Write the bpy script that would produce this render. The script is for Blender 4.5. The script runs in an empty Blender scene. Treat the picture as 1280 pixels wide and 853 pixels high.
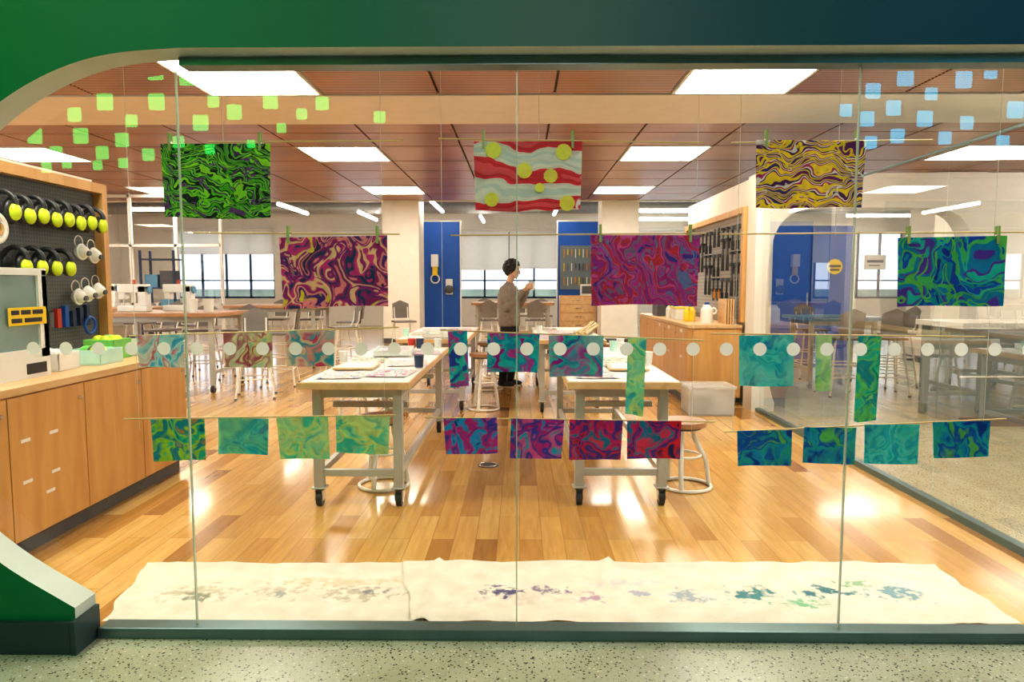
import bpy, bmesh, math, random
from mathutils import Vector, Matrix, noise
random.seed(7)
S=bpy.context.scene
COL=S.collection
pi=math.pi

# ---------------------------------------------------------------- materials
def newmat(name):
    m=bpy.data.materials.new(name); m.use_nodes=True
    nt=m.node_tree; b=nt.nodes['Principled BSDF']
    return m,nt,b
def N(nt,t,**k):
    n=nt.nodes.new(t)
    for a,v in k.items(): setattr(n,a,v)
    return n
def ramp(nt,stops,interp='LINEAR'):
    r=N(nt,'ShaderNodeValToRGB'); cr=r.color_ramp; cr.interpolation=interp
    while len(cr.elements)<len(stops): cr.elements.new(0.5)
    for e,(p,c) in zip(cr.elements,stops):
        e.position=p; e.color=(c[0],c[1],c[2],1)
    return r
def pmat(name,c,rough=.5,metal=0,var=.08,scale=6,spec=.5,coat=0,alpha=None,bump=0,trans=0):
    m,nt,b=newmat(name); L=nt.links
    tc=N(nt,'ShaderNodeTexCoord'); no=N(nt,'ShaderNodeTexNoise'); no.inputs['Scale'].default_value=scale
    no.inputs['Detail'].default_value=3
    L.new(tc.outputs['Object'],no.inputs['Vector'])
    lo=[x*(1-var) for x in c]; hi=[min(1,x*(1+var)) for x in c]
    r=ramp(nt,[(.3,lo),(.7,hi)]); L.new(no.outputs['Fac'],r.inputs['Fac']); L.new(r.outputs['Color'],b.inputs['Base Color'])
    b.inputs['Roughness'].default_value=rough; b.inputs['Metallic'].default_value=metal
    b.inputs['Specular IOR Level'].default_value=spec; b.inputs['Coat Weight'].default_value=coat
    if alpha is not None: b.inputs['Alpha'].default_value=alpha
    if bump:
        bp=N(nt,'ShaderNodeBump'); bp.inputs['Strength'].default_value=bump; bp.inputs['Distance'].default_value=.01
        L.new(no.outputs['Fac'],bp.inputs['Height']); L.new(bp.outputs['Normal'],b.inputs['Normal'])
    if trans:
        tr=N(nt,'ShaderNodeBsdfTranslucent'); L.new(r.outputs['Color'],tr.inputs['Color'])
        mix=N(nt,'ShaderNodeMixShader'); mix.inputs[0].default_value=trans
        L.new(b.outputs[0],mix.inputs[1]); L.new(tr.outputs[0],mix.inputs[2])
        L.new(mix.outputs[0],nt.nodes['Material Output'].inputs['Surface'])
    return m
def emat(name,c,s):
    m,nt,b=newmat(name); b.inputs['Base Color'].default_value=(*c,1)
    b.inputs['Emission Color'].default_value=(*c,1); b.inputs['Emission Strength'].default_value=s
    return m
def woodmat(name,c1,c2,axis='Z',scale=3,rough=.4,coat=0):
    m,nt,b=newmat(name); L=nt.links
    tc=N(nt,'ShaderNodeTexCoord'); mp=N(nt,'ShaderNodeMapping')
    sc={'X':(.12,1,1),'Y':(1,.12,1),'Z':(1,1,.12)}[axis]
    mp.inputs['Scale'].default_value=[s*scale for s in sc]
    no=N(nt,'ShaderNodeTexNoise'); no.inputs['Scale'].default_value=4; no.inputs['Detail'].default_value=6; no.inputs['Distortion'].default_value=.6
    r=ramp(nt,[(.3,c1),(.7,c2)])
    L.new(tc.outputs['Object'],mp.inputs['Vector']); L.new(mp.outputs['Vector'],no.inputs['Vector'])
    L.new(no.outputs['Fac'],r.inputs['Fac']); L.new(r.outputs['Color'],b.inputs['Base Color'])
    b.inputs['Roughness'].default_value=rough; b.inputs['Coat Weight'].default_value=coat
    return m
def marble(name,cols,scale=9,seed=0,stretch=(1,1,1),dist=.12,trans=.35,wave=False,dt=1.0,wd=3.0,det=1.3,soft=False,wash=None,over=None):
    m,nt,b=newmat(name); L=nt.links
    tc=N(nt,'ShaderNodeTexCoord'); mp=N(nt,'ShaderNodeMapping')
    mp.inputs['Location'].default_value=(seed*3.17,seed*1.3,seed*2.1)
    L.new(tc.outputs['Object'],mp.inputs['Vector'])
    n1=N(nt,'ShaderNodeTexNoise'); n1.inputs['Scale'].default_value=scale*.8; n1.inputs['Detail'].default_value=det
    L.new(mp.outputs['Vector'],n1.inputs['Vector'])
    sb=N(nt,'ShaderNodeVectorMath',operation='SUBTRACT'); sb.inputs[1].default_value=(.5,.5,.5)
    L.new(n1.outputs['Color'],sb.inputs[0])
    sc=N(nt,'ShaderNodeVectorMath',operation='SCALE'); sc.inputs['Scale'].default_value=dist*2.5
    L.new(sb.outputs[0],sc.inputs[0])
    ad=N(nt,'ShaderNodeVectorMath',operation='ADD'); L.new(mp.outputs['Vector'],ad.inputs[0]); L.new(sc.outputs[0],ad.inputs[1])
    mu=N(nt,'ShaderNodeVectorMath',operation='MULTIPLY'); mu.inputs[1].default_value=stretch; L.new(ad.outputs[0],mu.inputs[0])
    if wave:
        n2=N(nt,'ShaderNodeTexWave'); n2.bands_direction='DIAGONAL' if wave=='D' else 'Z'
        n2.inputs['Scale'].default_value=scale*.45; n2.inputs['Distortion'].default_value=wd; n2.inputs['Detail'].default_value=det
        n2.inputs['Detail Scale'].default_value=1.2
        n3=N(nt,'ShaderNodeTexNoise'); n3.inputs['Scale'].default_value=scale*1.1; n3.inputs['Detail'].default_value=det; L.new(mu.outputs[0],n3.inputs['Vector'])
        L.new(mu.outputs[0],n2.inputs['Vector'])
        mx=N(nt,'ShaderNodeMath',operation='MULTIPLY_ADD'); mx.inputs[1].default_value=.5
        L.new(n2.outputs['Fac'],mx.inputs[0])
        m3=N(nt,'ShaderNodeMath',operation='MULTIPLY'); m3.inputs[1].default_value=.62; L.new(n3.outputs['Fac'],m3.inputs[0])
        L.new(m3.outputs[0],mx.inputs[2]); out=mx.outputs[0]; lo,hi=.2,.9
    else:
        n2=N(nt,'ShaderNodeTexNoise'); n2.inputs['Scale'].default_value=scale; n2.inputs['Detail'].default_value=det
        n2.inputs['Distortion'].default_value=dt
        L.new(mu.outputs[0],n2.inputs['Vector']); out=n2.outputs['Fac']; lo,hi=.27,.73
    k=len(cols); st=[]
    for i,c in enumerate(cols):
        a=lo+(hi-lo)*i/k; z=lo+(hi-lo)*(i+1)/k
        if soft: st+=[(a+(z-a)*.3,c),(a+(z-a)*.7,c)]
        else: st+= [(a+.006,c),(z-.006,c)]
    r=ramp(nt,st[:30]); L.new(out,r.inputs['Fac'])
    col=r.outputs[0]
    if over:   # a second, sparser generation of floated ink on top
        n5=N(nt,'ShaderNodeTexNoise'); n5.inputs['Scale'].default_value=scale*.75; n5.inputs['Detail'].default_value=1; n5.inputs['Distortion'].default_value=1.5
        m5=N(nt,'ShaderNodeMapping'); m5.inputs['Location'].default_value=(seed+7,3,seed*2+1); L.new(mu.outputs[0],m5.inputs[0]); L.new(m5.outputs[0],n5.inputs['Vector'])
        for q,(pos,wd_,c) in enumerate(over):
            rr=ramp(nt,[(pos-wd_-.01,(0,0,0)),(pos-wd_,(1,1,1)),(pos+wd_,(1,1,1)),(pos+wd_+.01,(0,0,0))]); L.new(n5.outputs['Fac'],rr.inputs['Fac'])
            mo=N(nt,'ShaderNodeMixRGB'); L.new(rr.outputs[0],mo.inputs[0]); L.new(col,mo.inputs[1]); mo.inputs[2].default_value=(*c,1); col=mo.outputs[0]
    if wash:   # pale watery areas
        n6=N(nt,'ShaderNodeTexNoise'); n6.inputs['Scale'].default_value=scale*.6; n6.inputs['Detail'].default_value=3
        m6=N(nt,'ShaderNodeMapping'); m6.inputs['Location'].default_value=(seed+2,9,seed); L.new(mu.outputs[0],m6.inputs[0]); L.new(m6.outputs[0],n6.inputs['Vector'])
        r6=ramp(nt,[(.44,(0,0,0)),(.62,(.8,.8,.8))]); L.new(n6.outputs['Fac'],r6.inputs['Fac'])
        mo=N(nt,'ShaderNodeMixRGB'); L.new(r6.outputs[0],mo.inputs[0]); L.new(col,mo.inputs[1]); mo.inputs[2].default_value=(*wash,1); col=mo.outputs[0]
    n4=N(nt,'ShaderNodeTexNoise'); n4.inputs['Scale'].default_value=scale*2.4; n4.inputs['Detail'].default_value=3; n4.inputs['Distortion'].default_value=1
    L.new(mu.outputs[0],n4.inputs['Vector'])
    r4=ramp(nt,[(.3,(.78,.78,.78)),(.6,(1,1,1))]); L.new(n4.outputs['Fac'],r4.inputs['Fac'])
    mm=N(nt,'ShaderNodeMixRGB',blend_type='MULTIPLY'); mm.inputs[0].default_value=1
    L.new(col,mm.inputs[1]); L.new(r4.outputs[0],mm.inputs[2])
    L.new(mm.outputs['Color'],b.inputs['Base Color']); b.inputs['Roughness'].default_value=.6
    tr=N(nt,'ShaderNodeBsdfTranslucent'); L.new(mm.outputs['Color'],tr.inputs['Color'])
    mix=N(nt,'ShaderNodeMixShader'); mix.inputs[0].default_value=trans
    L.new(b.outputs[0],mix.inputs[1]); L.new(tr.outputs[0],mix.inputs[2])
    L.new(mix.outputs[0],nt.nodes['Material Output'].inputs['Surface'])
    return m
def glassmat(name,refl=.07,tint=(1,1,1),rough=0,k=.45,mxv=.6):
    m,nt,b=newmat(name); L=nt.links; nt.nodes.remove(b)
    t=N(nt,'ShaderNodeBsdfTransparent'); t.inputs[0].default_value=(*tint,1)
    g=N(nt,'ShaderNodeBsdfGlossy'); g.inputs['Roughness'].default_value=rough
    lw=N(nt,'ShaderNodeLayerWeight'); lw.inputs['Blend'].default_value=.25
    ma=N(nt,'ShaderNodeMath',operation='MULTIPLY_ADD'); ma.inputs[1].default_value=k; ma.inputs[2].default_value=refl
    L.new(lw.outputs['Fresnel'],ma.inputs[0])
    mi=N(nt,'ShaderNodeMath',operation='MINIMUM'); mi.inputs[1].default_value=mxv; L.new(ma.outputs[0],mi.inputs[0])
    mix=N(nt,'ShaderNodeMixShader'); L.new(mi.outputs[0],mix.inputs[0]); L.new(t.outputs[0],mix.inputs[1]); L.new(g.outputs[0],mix.inputs[2])
    L.new(mix.outputs[0],nt.nodes['Material Output'].inputs['Surface'])
    return m

def floor_wood():
    m,nt,b=newmat('maple_plank_floor'); L=nt.links
    tc=N(nt,'ShaderNodeTexCoord'); sx=N(nt,'ShaderNodeSeparateXYZ'); cb=N(nt,'ShaderNodeCombineXYZ')
    L.new(tc.outputs['Object'],sx.inputs[0]); L.new(sx.outputs['Y'],cb.inputs['X']); L.new(sx.outputs['X'],cb.inputs['Y'])
    br=N(nt,'ShaderNodeTexBrick'); br.offset=.37; br.offset_frequency=2
    br.inputs['Scale'].default_value=1; br.inputs['Mortar Size'].default_value=.0018; br.inputs['Brick Width'].default_value=1.05; br.inputs['Row Height'].default_value=.125
    br.inputs['Color1'].default_value=(0,0,0,1); br.inputs['Color2'].default_value=(1,1,1,1); br.inputs['Mortar'].default_value=(.5,.5,.5,1)
    br.inputs['Bias'].default_value=0
    L.new(cb.outputs[0],br.inputs['Vector'])
    r=ramp(nt,[(0,(.33,.15,.04)),(.12,(.52,.27,.07)),(.45,(.66,.38,.11)),(.85,(.72,.44,.14)),(1,(.77,.50,.18))])
    L.new(br.outputs['Color'],r.inputs['Fac'])
    mp=N(nt,'ShaderNodeMapping'); mp.inputs['Scale'].default_value=(14,1.2,1); L.new(tc.outputs['Object'],mp.inputs['Vector'])
    no=N(nt,'ShaderNodeTexNoise'); no.inputs['Scale'].default_value=2; no.inputs['Detail'].default_value=6; no.inputs['Distortion'].default_value=.8
    L.new(mp.outputs[0],no.inputs['Vector'])
    r2=ramp(nt,[(.3,(.80,.76,.7)),(.65,(1,1,1))]); L.new(no.outputs['Fac'],r2.inputs['Fac'])
    mx=N(nt,'ShaderNodeMixRGB',blend_type='MULTIPLY'); mx.inputs[0].default_value=1
    L.new(r.outputs[0],mx.inputs[1]); L.new(r2.outputs[0],mx.inputs[2])
    m2=N(nt,'ShaderNodeMixRGB'); m2.inputs[2].default_value=(.38,.2,.07,1)
    L.new(br.outputs['Fac'],m2.inputs[0]); L.new(mx.outputs[0],m2.inputs[1]); L.new(m2.outputs[0],b.inputs['Base Color'])
    n3=N(nt,'ShaderNodeTexNoise'); n3.inputs['Scale'].default_value=1.5; L.new(tc.outputs['Object'],n3.inputs['Vector'])
    mr=N(nt,'ShaderNodeMapRange'); mr.inputs['To Min'].default_value=.16; mr.inputs['To Max'].default_value=.27; L.new(n3.outputs['Fac'],mr.inputs['Value'])
    L.new(mr.outputs[0],b.inputs['Roughness']); b.inputs['Coat Weight'].default_value=.5; b.inputs['Coat Roughness'].default_value=.09
    return m
def terrazzo():
    m,nt,b=newmat('terrazzo_floor'); L=nt.links
    tc=N(nt,'ShaderNodeTexCoord')
    base=N(nt,'ShaderNodeTexNoise'); base.inputs['Scale'].default_value=3; L.new(tc.outputs['Object'],base.inputs['Vector'])
    r0=ramp(nt,[(.3,(.38,.39,.27)),(.7,(.48,.49,.36))]); L.new(base.outputs['Fac'],r0.inputs['Fac']); col=r0.outputs[0]
    for sc,th,c in [(55,.24,(.05,.05,.045)),(38,.17,(.66,.65,.54)),(90,.22,(.20,.18,.13))]:
        v=N(nt,'ShaderNodeTexVoronoi'); v.inputs['Scale'].default_value=sc; L.new(tc.outputs['Object'],v.inputs['Vector'])
        n=N(nt,'ShaderNodeMath',operation='LESS_THAN'); n.inputs[1].default_value=th; L.new(v.outputs['Distance'],n.inputs[0])
        mx=N(nt,'ShaderNodeMixRGB'); L.new(n.outputs[0],mx.inputs[0]); L.new(col,mx.inputs[1]); mx.inputs[2].default_value=(*c,1); col=mx.outputs[0]
    L.new(col,b.inputs['Base Color']); b.inputs['Roughness'].default_value=.25
    return m
def slat_ceiling():
    m,nt,b=newmat('slatted_wood_ceiling'); L=nt.links
    tc=N(nt,'ShaderNodeTexCoord')
    w=N(nt,'ShaderNodeTexWave'); w.bands_direction='Y'; w.inputs['Scale'].default_value=5.5; L.new(tc.outputs['Object'],w.inputs['Vector'])
    r=ramp(nt,[(.12,(.14,.055,.026)),(.4,(.50,.25,.14)),(1,(.60,.32,.19))]); L.new(w.outputs['Fac'],r.inputs['Fac'])
    no=N(nt,'ShaderNodeTexNoise'); no.inputs['Scale'].default_value=.9; no.inputs['Detail'].default_value=1; L.new(tc.outputs['Object'],no.inputs['Vector'])
    r2=ramp(nt,[(.35,(.75,.72,.7)),(.65,(1,1,1))]); L.new(no.outputs['Fac'],r2.inputs['Fac'])
    mx=N(nt,'ShaderNodeMixRGB',blend_type='MULTIPLY'); mx.inputs[0].default_value=1
    L.new(r.outputs[0],mx.inputs[1]); L.new(r2.outputs[0],mx.inputs[2]); L.new(mx.outputs[0],b.inputs['Base Color'])
    b.inputs['Roughness'].default_value=.33
    return m
def pegboard_mat(name,base,hole,axes=(0,1,1),pitch=.026):
    m,nt,b=newmat(name); L=nt.links
    tc=N(nt,'ShaderNodeTexCoord')
    s=N(nt,'ShaderNodeVectorMath',operation='SCALE'); s.inputs['Scale'].default_value=1/pitch; L.new(tc.outputs['Object'],s.inputs[0])
    f=N(nt,'ShaderNodeVectorMath',operation='FRACTION'); L.new(s.outputs[0],f.inputs[0])
    a=N(nt,'ShaderNodeVectorMath',operation='SUBTRACT'); a.inputs[1].default_value=(.5,.5,.5); L.new(f.outputs[0],a.inputs[0])
    q=N(nt,'ShaderNodeVectorMath',operation='MULTIPLY'); q.inputs[1].default_value=axes; L.new(a.outputs[0],q.inputs[0])
    l=N(nt,'ShaderNodeVectorMath',operation='LENGTH'); L.new(q.outputs[0],l.inputs[0])
    t=N(nt,'ShaderNodeMath',operation='LESS_THAN'); t.inputs[1].default_value=.17; L.new(l.outputs['Value'],t.inputs[0])
    mx=N(nt,'ShaderNodeMixRGB'); mx.inputs[1].default_value=(*base,1); mx.inputs[2].default_value=(*hole,1)
    L.new(t.outputs[0],mx.inputs[0]); L.new(mx.outputs[0],b.inputs['Base Color']); b.inputs['Roughness'].default_value=.6
    return m
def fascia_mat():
    m,nt,b=newmat('fascia_painted_light_gradient'); L=nt.links
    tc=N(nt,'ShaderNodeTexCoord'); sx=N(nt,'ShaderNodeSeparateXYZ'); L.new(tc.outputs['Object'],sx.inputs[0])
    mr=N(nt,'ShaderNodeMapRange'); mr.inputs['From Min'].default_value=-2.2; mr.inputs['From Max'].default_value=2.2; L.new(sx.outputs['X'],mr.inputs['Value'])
    r=ramp(nt,[(0,(.0,.22,.065)),(.3,(.0,.16,.07)),(.5,(.0,.095,.07)),(.7,(.0,.065,.078)),(1,(.0,.05,.09))]); L.new(mr.outputs[0],r.inputs['Fac'])  # green-to-blue cast of coloured light painted into the fascia colour
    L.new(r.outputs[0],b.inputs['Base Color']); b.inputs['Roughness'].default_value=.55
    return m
def canvas_mat(name,stains):
    m,nt,b=newmat(name); L=nt.links
    tc=N(nt,'ShaderNodeTexCoord')
    no=N(nt,'ShaderNodeTexNoise'); no.inputs['Scale'].default_value=9; no.inputs['Detail'].default_value=6; L.new(tc.outputs['Object'],no.inputs['Vector'])
    r=ramp(nt,[(.3,(.68,.63,.51)),(.7,(.80,.76,.65))]); L.new(no.outputs['Fac'],r.inputs['Fac']); col=r.outputs[0]
    n2=N(nt,'ShaderNodeTexNoise'); n2.inputs['Scale'].default_value=26; n2.inputs['Detail'].default_value=4; L.new(tc.outputs['Object'],n2.inputs['Vector'])
    for (x,y,rx,ry,c,th) in stains:
        mp=N(nt,'ShaderNodeVectorMath',operation='SUBTRACT'); mp.inputs[1].default_value=(x,y,0); L.new(tc.outputs['Object'],mp.inputs[0])
        dv=N(nt,'ShaderNodeVectorMath',operation='MULTIPLY'); dv.inputs[1].default_value=(1/rx,1/ry,0); L.new(mp.outputs[0],dv.inputs[0])
        ln=N(nt,'ShaderNodeVectorMath',operation='LENGTH'); L.new(dv.outputs[0],ln.inputs[0])
        ma=N(nt,'ShaderNodeMath',operation='MULTIPLY_ADD'); ma.inputs[1].default_value=3.4; L.new(n2.outputs['Fac'],ma.inputs[0]); L.new(ln.outputs['Value'],ma.inputs[2])
        mr=N(nt,'ShaderNodeMapRange'); mr.inputs['From Min'].default_value=1.9; mr.inputs['From Max'].default_value=2.4
        mr.inputs['To Min'].default_value=th; mr.inputs['To Max'].default_value=0; L.new(ma.outputs[0],mr.inputs['Value'])
        mx=N(nt,'ShaderNodeMixRGB'); L.new(mr.outputs[0],mx.inputs[0]); L.new(col,mx.inputs[1]); mx.inputs[2].default_value=(*c,1); col=mx.outputs[0]
    L.new(col,b.inputs['Base Color']); b.inputs['Roughness'].default_value=.9
    bp=N(nt,'ShaderNodeBump'); bp.inputs['Strength'].default_value=.3; bp.inputs['Distance'].default_value=.01
    L.new(no.outputs['Fac'],bp.inputs['Height']); L.new(bp.outputs[0],b.inputs['Normal'])
    return m

M_white=pmat('warm_white_paint',(.82,.77,.68),.6,var=.03)
M_cream=pmat('cream_drywall',(.76,.70,.62),.6,var=.03)
M_floor=floor_wood(); M_terr=terrazzo(); M_slat=slat_ceiling()
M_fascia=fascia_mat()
M_reveal=pmat('pale_grey_reveal',(.58,.64,.57),.4,var=.03)
M_plinth=pmat('dark_plinth',(.03,.06,.065),.5)
M_sill=pmat('anodized_sill',(.14,.22,.22),.35,.6)
M_glass=glassmat('clear_glass',.04)
M_glass2=glassmat('side_glass',.05,k=.3,mxv=.3)
M_seam=pmat('silicone_seam',(.62,.68,.55),.3,alpha=.7)
M_light=emat('ceiling_light_diffuser',(1,.93,.79),19)
M_tube=emat('tube_light',(1,.94,.84),26)
M_lframe=pmat('light_frame_white',(.85,.82,.75),.5)
M_maple=woodmat('maple_cabinet',(.56,.29,.09),(.69,.40,.15),'Z',2.5,.38)
M_maple2=woodmat('maple_worktop',(.60,.37,.17),(.74,.50,.26),'Y',3,.35)
M_table=woodmat('birch_table_top',(.60,.36,.16),(.74,.50,.26),'Y',3,.4)
M_wine=woodmat('walnut_table_top',(.36,.18,.08),(.50,.28,.14),'X',3,.35)
M_black=pmat('black_plastic',(.025,.025,.028),.45)
M_dgrey=pmat('dark_grey',(.10,.10,.11),.5)
M_chair=pmat('chair_shell_grey',(.20,.18,.16),.5)
M_steel=pmat('light_grey_steel',(.47,.46,.42),.35,.2,var=.04)
M_chrome=pmat('brushed_chrome',(.7,.7,.7),.25,.9,var=.02)
M_wht=pmat('white_powder_coat',(.82,.79,.72),.4,var=.02)
M_wplast=pmat('white_plastic',(.82,.82,.78),.35,var=.03)
M_peg=pegboard_mat('grey_pegboard',(.13,.145,.15),(.03,.035,.04))
M_pegw=pegboard_mat('pale_pegboard',(.42,.40,.36),(.10,.1,.1),pitch=.05)
M_pegx=pegboard_mat('slate_pegboard',(.20,.25,.28),(.04,.05,.06),(1,0,1),.05)
M_hiviz=pmat('hi_vis_yellow_green',(.66,.80,.03),.4)
M_yel=pmat('yellow_label',(.9,.62,.02),.5)
M_blue=pmat('cobalt_blue_paint',(.010,.10,.46),.45,var=.06,scale=1)
M_lblue=pmat('sky_blue_laminate',(.12,.32,.5),.4)
M_green=pmat('green_plastic',(.2,.6,.12),.4)
M_teal=pmat('mint_translucent_bin',(.5,.78,.68),.25)
M_paper=pmat('white_paper',(.84,.82,.77),.8,var=.04,scale=9)
M_clearbin=pmat('clear_storage_bin',(.80,.82,.80),.2,alpha=.45)
M_string=pmat('cotton_string',(.70,.66,.55),.8)
M_dowel=woodmat('bamboo_dowel',(.55,.40,.16),(.68,.53,.26),'X',5,.5)
M_pin=woodmat('clothespin_wood',(.25,.42,.10),(.42,.5,.18),'Z',8,.6)
M_shade=pmat('roller_shade',(.84,.81,.75),.8,var=.02,trans=.5)
M_frame=pmat('navy_window_frame',(.03,.06,.11),.4)
M_duct=pmat('galvanized_duct',(.36,.36,.35),.4,.3)
M_exp=pmat('exposed_ceiling_grey',(.38,.35,.31),.8,scale=2)
M_dot=pmat('frosted_dot_vinyl',(.95,.94,.90),.6,var=.01,trans=.45)
M_skin=pmat('skin',(.60,.35,.23),.5,var=.04)
M_hair=pmat('dark_curly_hair',(.015,.010,.008),.6,var=.3,scale=40)
M_sweat=pmat('taupe_knit_sweater',(.23,.185,.145),.9,var=.15,scale=35)
M_pants=pmat('black_trousers',(.012,.012,.015),.8)
M_navy=pmat('navy_object',(.03,.05,.12),.5)
M_red=pmat('red_plastic',(.6,.05,.03),.4)
M_orange=pmat('orange_plastic',(.8,.3,.03),.4)
M_lip=pmat('lips',(.45,.16,.13),.5)

# ---------------------------------------------------------------- mesh builder
class MB:
    def __init__(s): s.v=[];s.f=[];s.m=[];s.s=[];s.mats=[]
    def mi(s,mat):
        if mat not in s.mats: s.mats.append(mat)
        return s.mats.index(mat)
    def add(s,vs,fs,mat,smooth=False,M=None):
        o=len(s.v); i=s.mi(mat)
        s.v+= [tuple(M@Vector(v)) if M else tuple(v) for v in vs]
        for f in fs: s.f.append([a+o for a in f]); s.m.append(i); s.s.append(smooth)
    def box(s,x0,x1,y0,y1,z0,z1,mat,M=None):
        vs=[(x0,y0,z0),(x1,y0,z0),(x1,y1,z0),(x0,y1,z0),(x0,y0,z1),(x1,y0,z1),(x1,y1,z1),(x0,y1,z1)]
        s.add(vs,[(0,3,2,1),(4,5,6,7),(0,1,5,4),(1,2,6,5),(2,3,7,6),(3,0,4,7)],mat,False,M)
    def tube(s,pts,r,mat,n=8,closed=False,caps=True,M=None):
        pts=[Vector(p) for p in pts]; k=len(pts); rs=r if isinstance(r,(list,tuple)) else [r]*k
        vs=[];fs=[]; prev=None
        for i,p in enumerate(pts):
            if closed: t=(pts[(i+1)%k]-pts[i-1])
            else: t=pts[min(i+1,k-1)]-pts[max(i-1,0)]
            t.normalize()
            if prev is None:
                a=Vector((0,0,1)) if abs(t.z)<.9 else Vector((1,0,0)); u=t.cross(a).normalized()
            else: u=(prev-t*prev.dot(t)).normalized()
            prev=u; w=t.cross(u)
            for j in range(n):
                an=2*pi*j/n; vs.append(p+(u*math.cos(an)+w*math.sin(an))*rs[i])
        for i in range(k if closed else k-1):
            for j in range(n):
                a=i*n+j;b=i*n+(j+1)%n;c=((i+1)%k)*n+(j+1)%n;d=((i+1)%k)*n+j
                fs.append((a,b,c,d))
        s.add(vs,fs,mat,True,M)
        if caps and not closed:
            s.add(vs[:n],[tuple(range(n))[::-1]],mat,False,M); s.add(vs[-n:],[tuple(range(n))],mat,False,M)
    def cyl(s,p,q,r,mat,r2=None,n=14,M=None): s.tube([p,q],[r,r if r2 is None else r2],mat,n,M=M)
    def ring(s,c,R,r,mat,axis='Z',a0=0,a1=2*pi,n=28,k=8,M=None):
        pts=[];full=abs(a1-a0-2*pi)<1e-4
        for i in range(n if full else n+1):
            a=a0+(a1-a0)*i/n; x,y=R*math.cos(a),R*math.sin(a)
            pts.append({'Z':(c[0]+x,c[1]+y,c[2]),'X':(c[0],c[1]+x,c[2]+y),'Y':(c[0]+x,c[1],c[2]+y)}[axis])
        s.tube(pts,r,mat,k,closed=full,M=M)
    def ell(s,c,r,mat,n=16,m=10,M=None,fn=None):
        vs=[];fs=[]
        for i in range(m+1):
            th=pi*i/m
            for j in range(n):
                ph=2*pi*j/n; d=Vector((math.sin(th)*math.cos(ph),math.sin(th)*math.sin(ph),math.cos(th)))
                k=fn(d) if fn else 1
                vs.append((c[0]+r[0]*d.x*k,c[1]+r[1]*d.y*k,c[2]+r[2]*d.z*k))
        for i in range(m):
            for j in range(n): fs.append((i*n+j,(i+1)*n+j,(i+1)*n+(j+1)%n,i*n+(j+1)%n))
        s.add(vs,fs,mat,True,M)
    def build(s,name,loc=(0,0,0),rot=0,bevel=0,parent=None):
        me=bpy.data.meshes.new(name); me.from_pydata(s.v,[],s.f)
        for m in s.mats: me.materials.append(m)
        me.polygons.foreach_set('material_index',s.m); me.polygons.foreach_set('use_smooth',s.s)
        me.update()
        o=bpy.data.objects.new(name,me); COL.objects.link(o); o.location=loc; o.rotation_euler=(0,0,rot)
        if bevel:
            b=o.modifiers.new('bevel','BEVEL'); b.width=bevel; b.segments=2; b.limit_method='ANGLE'
        if parent: o.parent=parent
        return o
def boxobj(name,x0,x1,y0,y1,z0,z1,mat,bevel=0):
    b=MB(); b.box(x0,x1,y0,y1,z0,z1,mat); return b.build(name,bevel=bevel)

# ---------------------------------------------------------------- room shell
boxobj('floor',-14,2.70,2.70,24.2,-.1,0,M_floor)
boxobj('floor_corridor_side',2.70,14,2.70,24.2,-.1,0,M_terr)
boxobj('floor_corridor',-8,14,-3.2,2.70,-.1,0,M_terr)

def portal(name,outer,y0,y1,face,reveal,prof_l,prof_r):
    pts=[(outer[0],0),(outer[0],outer[2]),(outer[1],outer[2]),(outer[1],0)]
    n_out=len(pts)
    pts+=prof_r+prof_l
    n=len(pts); b=MB()
    vs=[(x,y0,z) for x,z in pts]+[(x,y1,z) for x,z in pts]
    b.add(vs,[tuple(range(n)),tuple(range(2*n-1,n-1,-1))],face)
    fs=[(i,i+n,(i+1)%n+n,(i+1)%n) for i in range(n)]
    b.add(vs,[f for i,f in enumerate(fs) if i<n_out-1],face)
    b.add(vs,[f for i,f in enumerate(fs) if i>=n_out-1],reveal)
    return b.build(name)
def smoothp(P,it=2):
    for _ in range(it):
        Q=[P[0]]
        for a,c in zip(P,P[1:]):
            Q+=[(a[0]*.75+c[0]*.25,a[1]*.75+c[1]*.25),(a[0]*.25+c[0]*.75,a[1]*.25+c[1]*.75)]
        P=Q+[P[-1]]
    return P
left=[(-1.25,2.315),(-1.5,2.30),(-1.68,2.255),(-1.86,2.17),(-2.04,2.045),(-2.22,1.86),(-2.38,1.54),(-2.44,1.15),(-2.38,.8),(-2.23,.53),(-2.03,.35),(-1.75,.18)]
left=smoothp(left)
mirr=[(.92-x,z) for x,z in left][::-1]
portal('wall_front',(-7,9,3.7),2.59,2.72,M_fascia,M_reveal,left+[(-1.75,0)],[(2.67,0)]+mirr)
b=MB(); b.box(-7,-1.76,2.565,2.585,0,.13,M_plinth); b.box(-1.755,-1.735,2.56,2.72,0,.135,M_plinth); b.box(2.68,9,2.565,2.585,0,.13,M_plinth); b.build('baseboard_front')
b=MB(); b.box(-1.73,2.66,2.69,2.77,0,.045,M_sill); b.build('trim_1',bevel=.004)
b=MB(); b.box(-1.30,2.2,2.68,2.76,2.28,2.31,M_sill); b.build('trim_2')
boxobj('wall_corridor_back',-8,14,-1.45,-1.3,0,3.7,pmat('corridor_dark_paint',(.04,.07,.06),.7))
boxobj('wall_corridor_left',-8.1,-8,-1.45,2.56,0,3.7,pmat('corridor_grey',(.2,.25,.22),.7))
boxobj('ceiling_corridor',-8,14,-1.45,2.56,3.7,3.8,pmat('corridor_ceiling',(.2,.22,.2),.7))
seams=[-1.336,-.013,1.305]
edges=[-2.45,-1.336,-.013,1.305,3.3]
for a,c in zip(edges,edges[1:]):
    b=MB(); b.add([(a+.003,2.73,.045),(c-.003,2.73,.045),(c-.003,2.73,2.31),(a+.003,2.73,2.31)],[(0,1,2,3)],M_glass); b.build('glass_panel')
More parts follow.
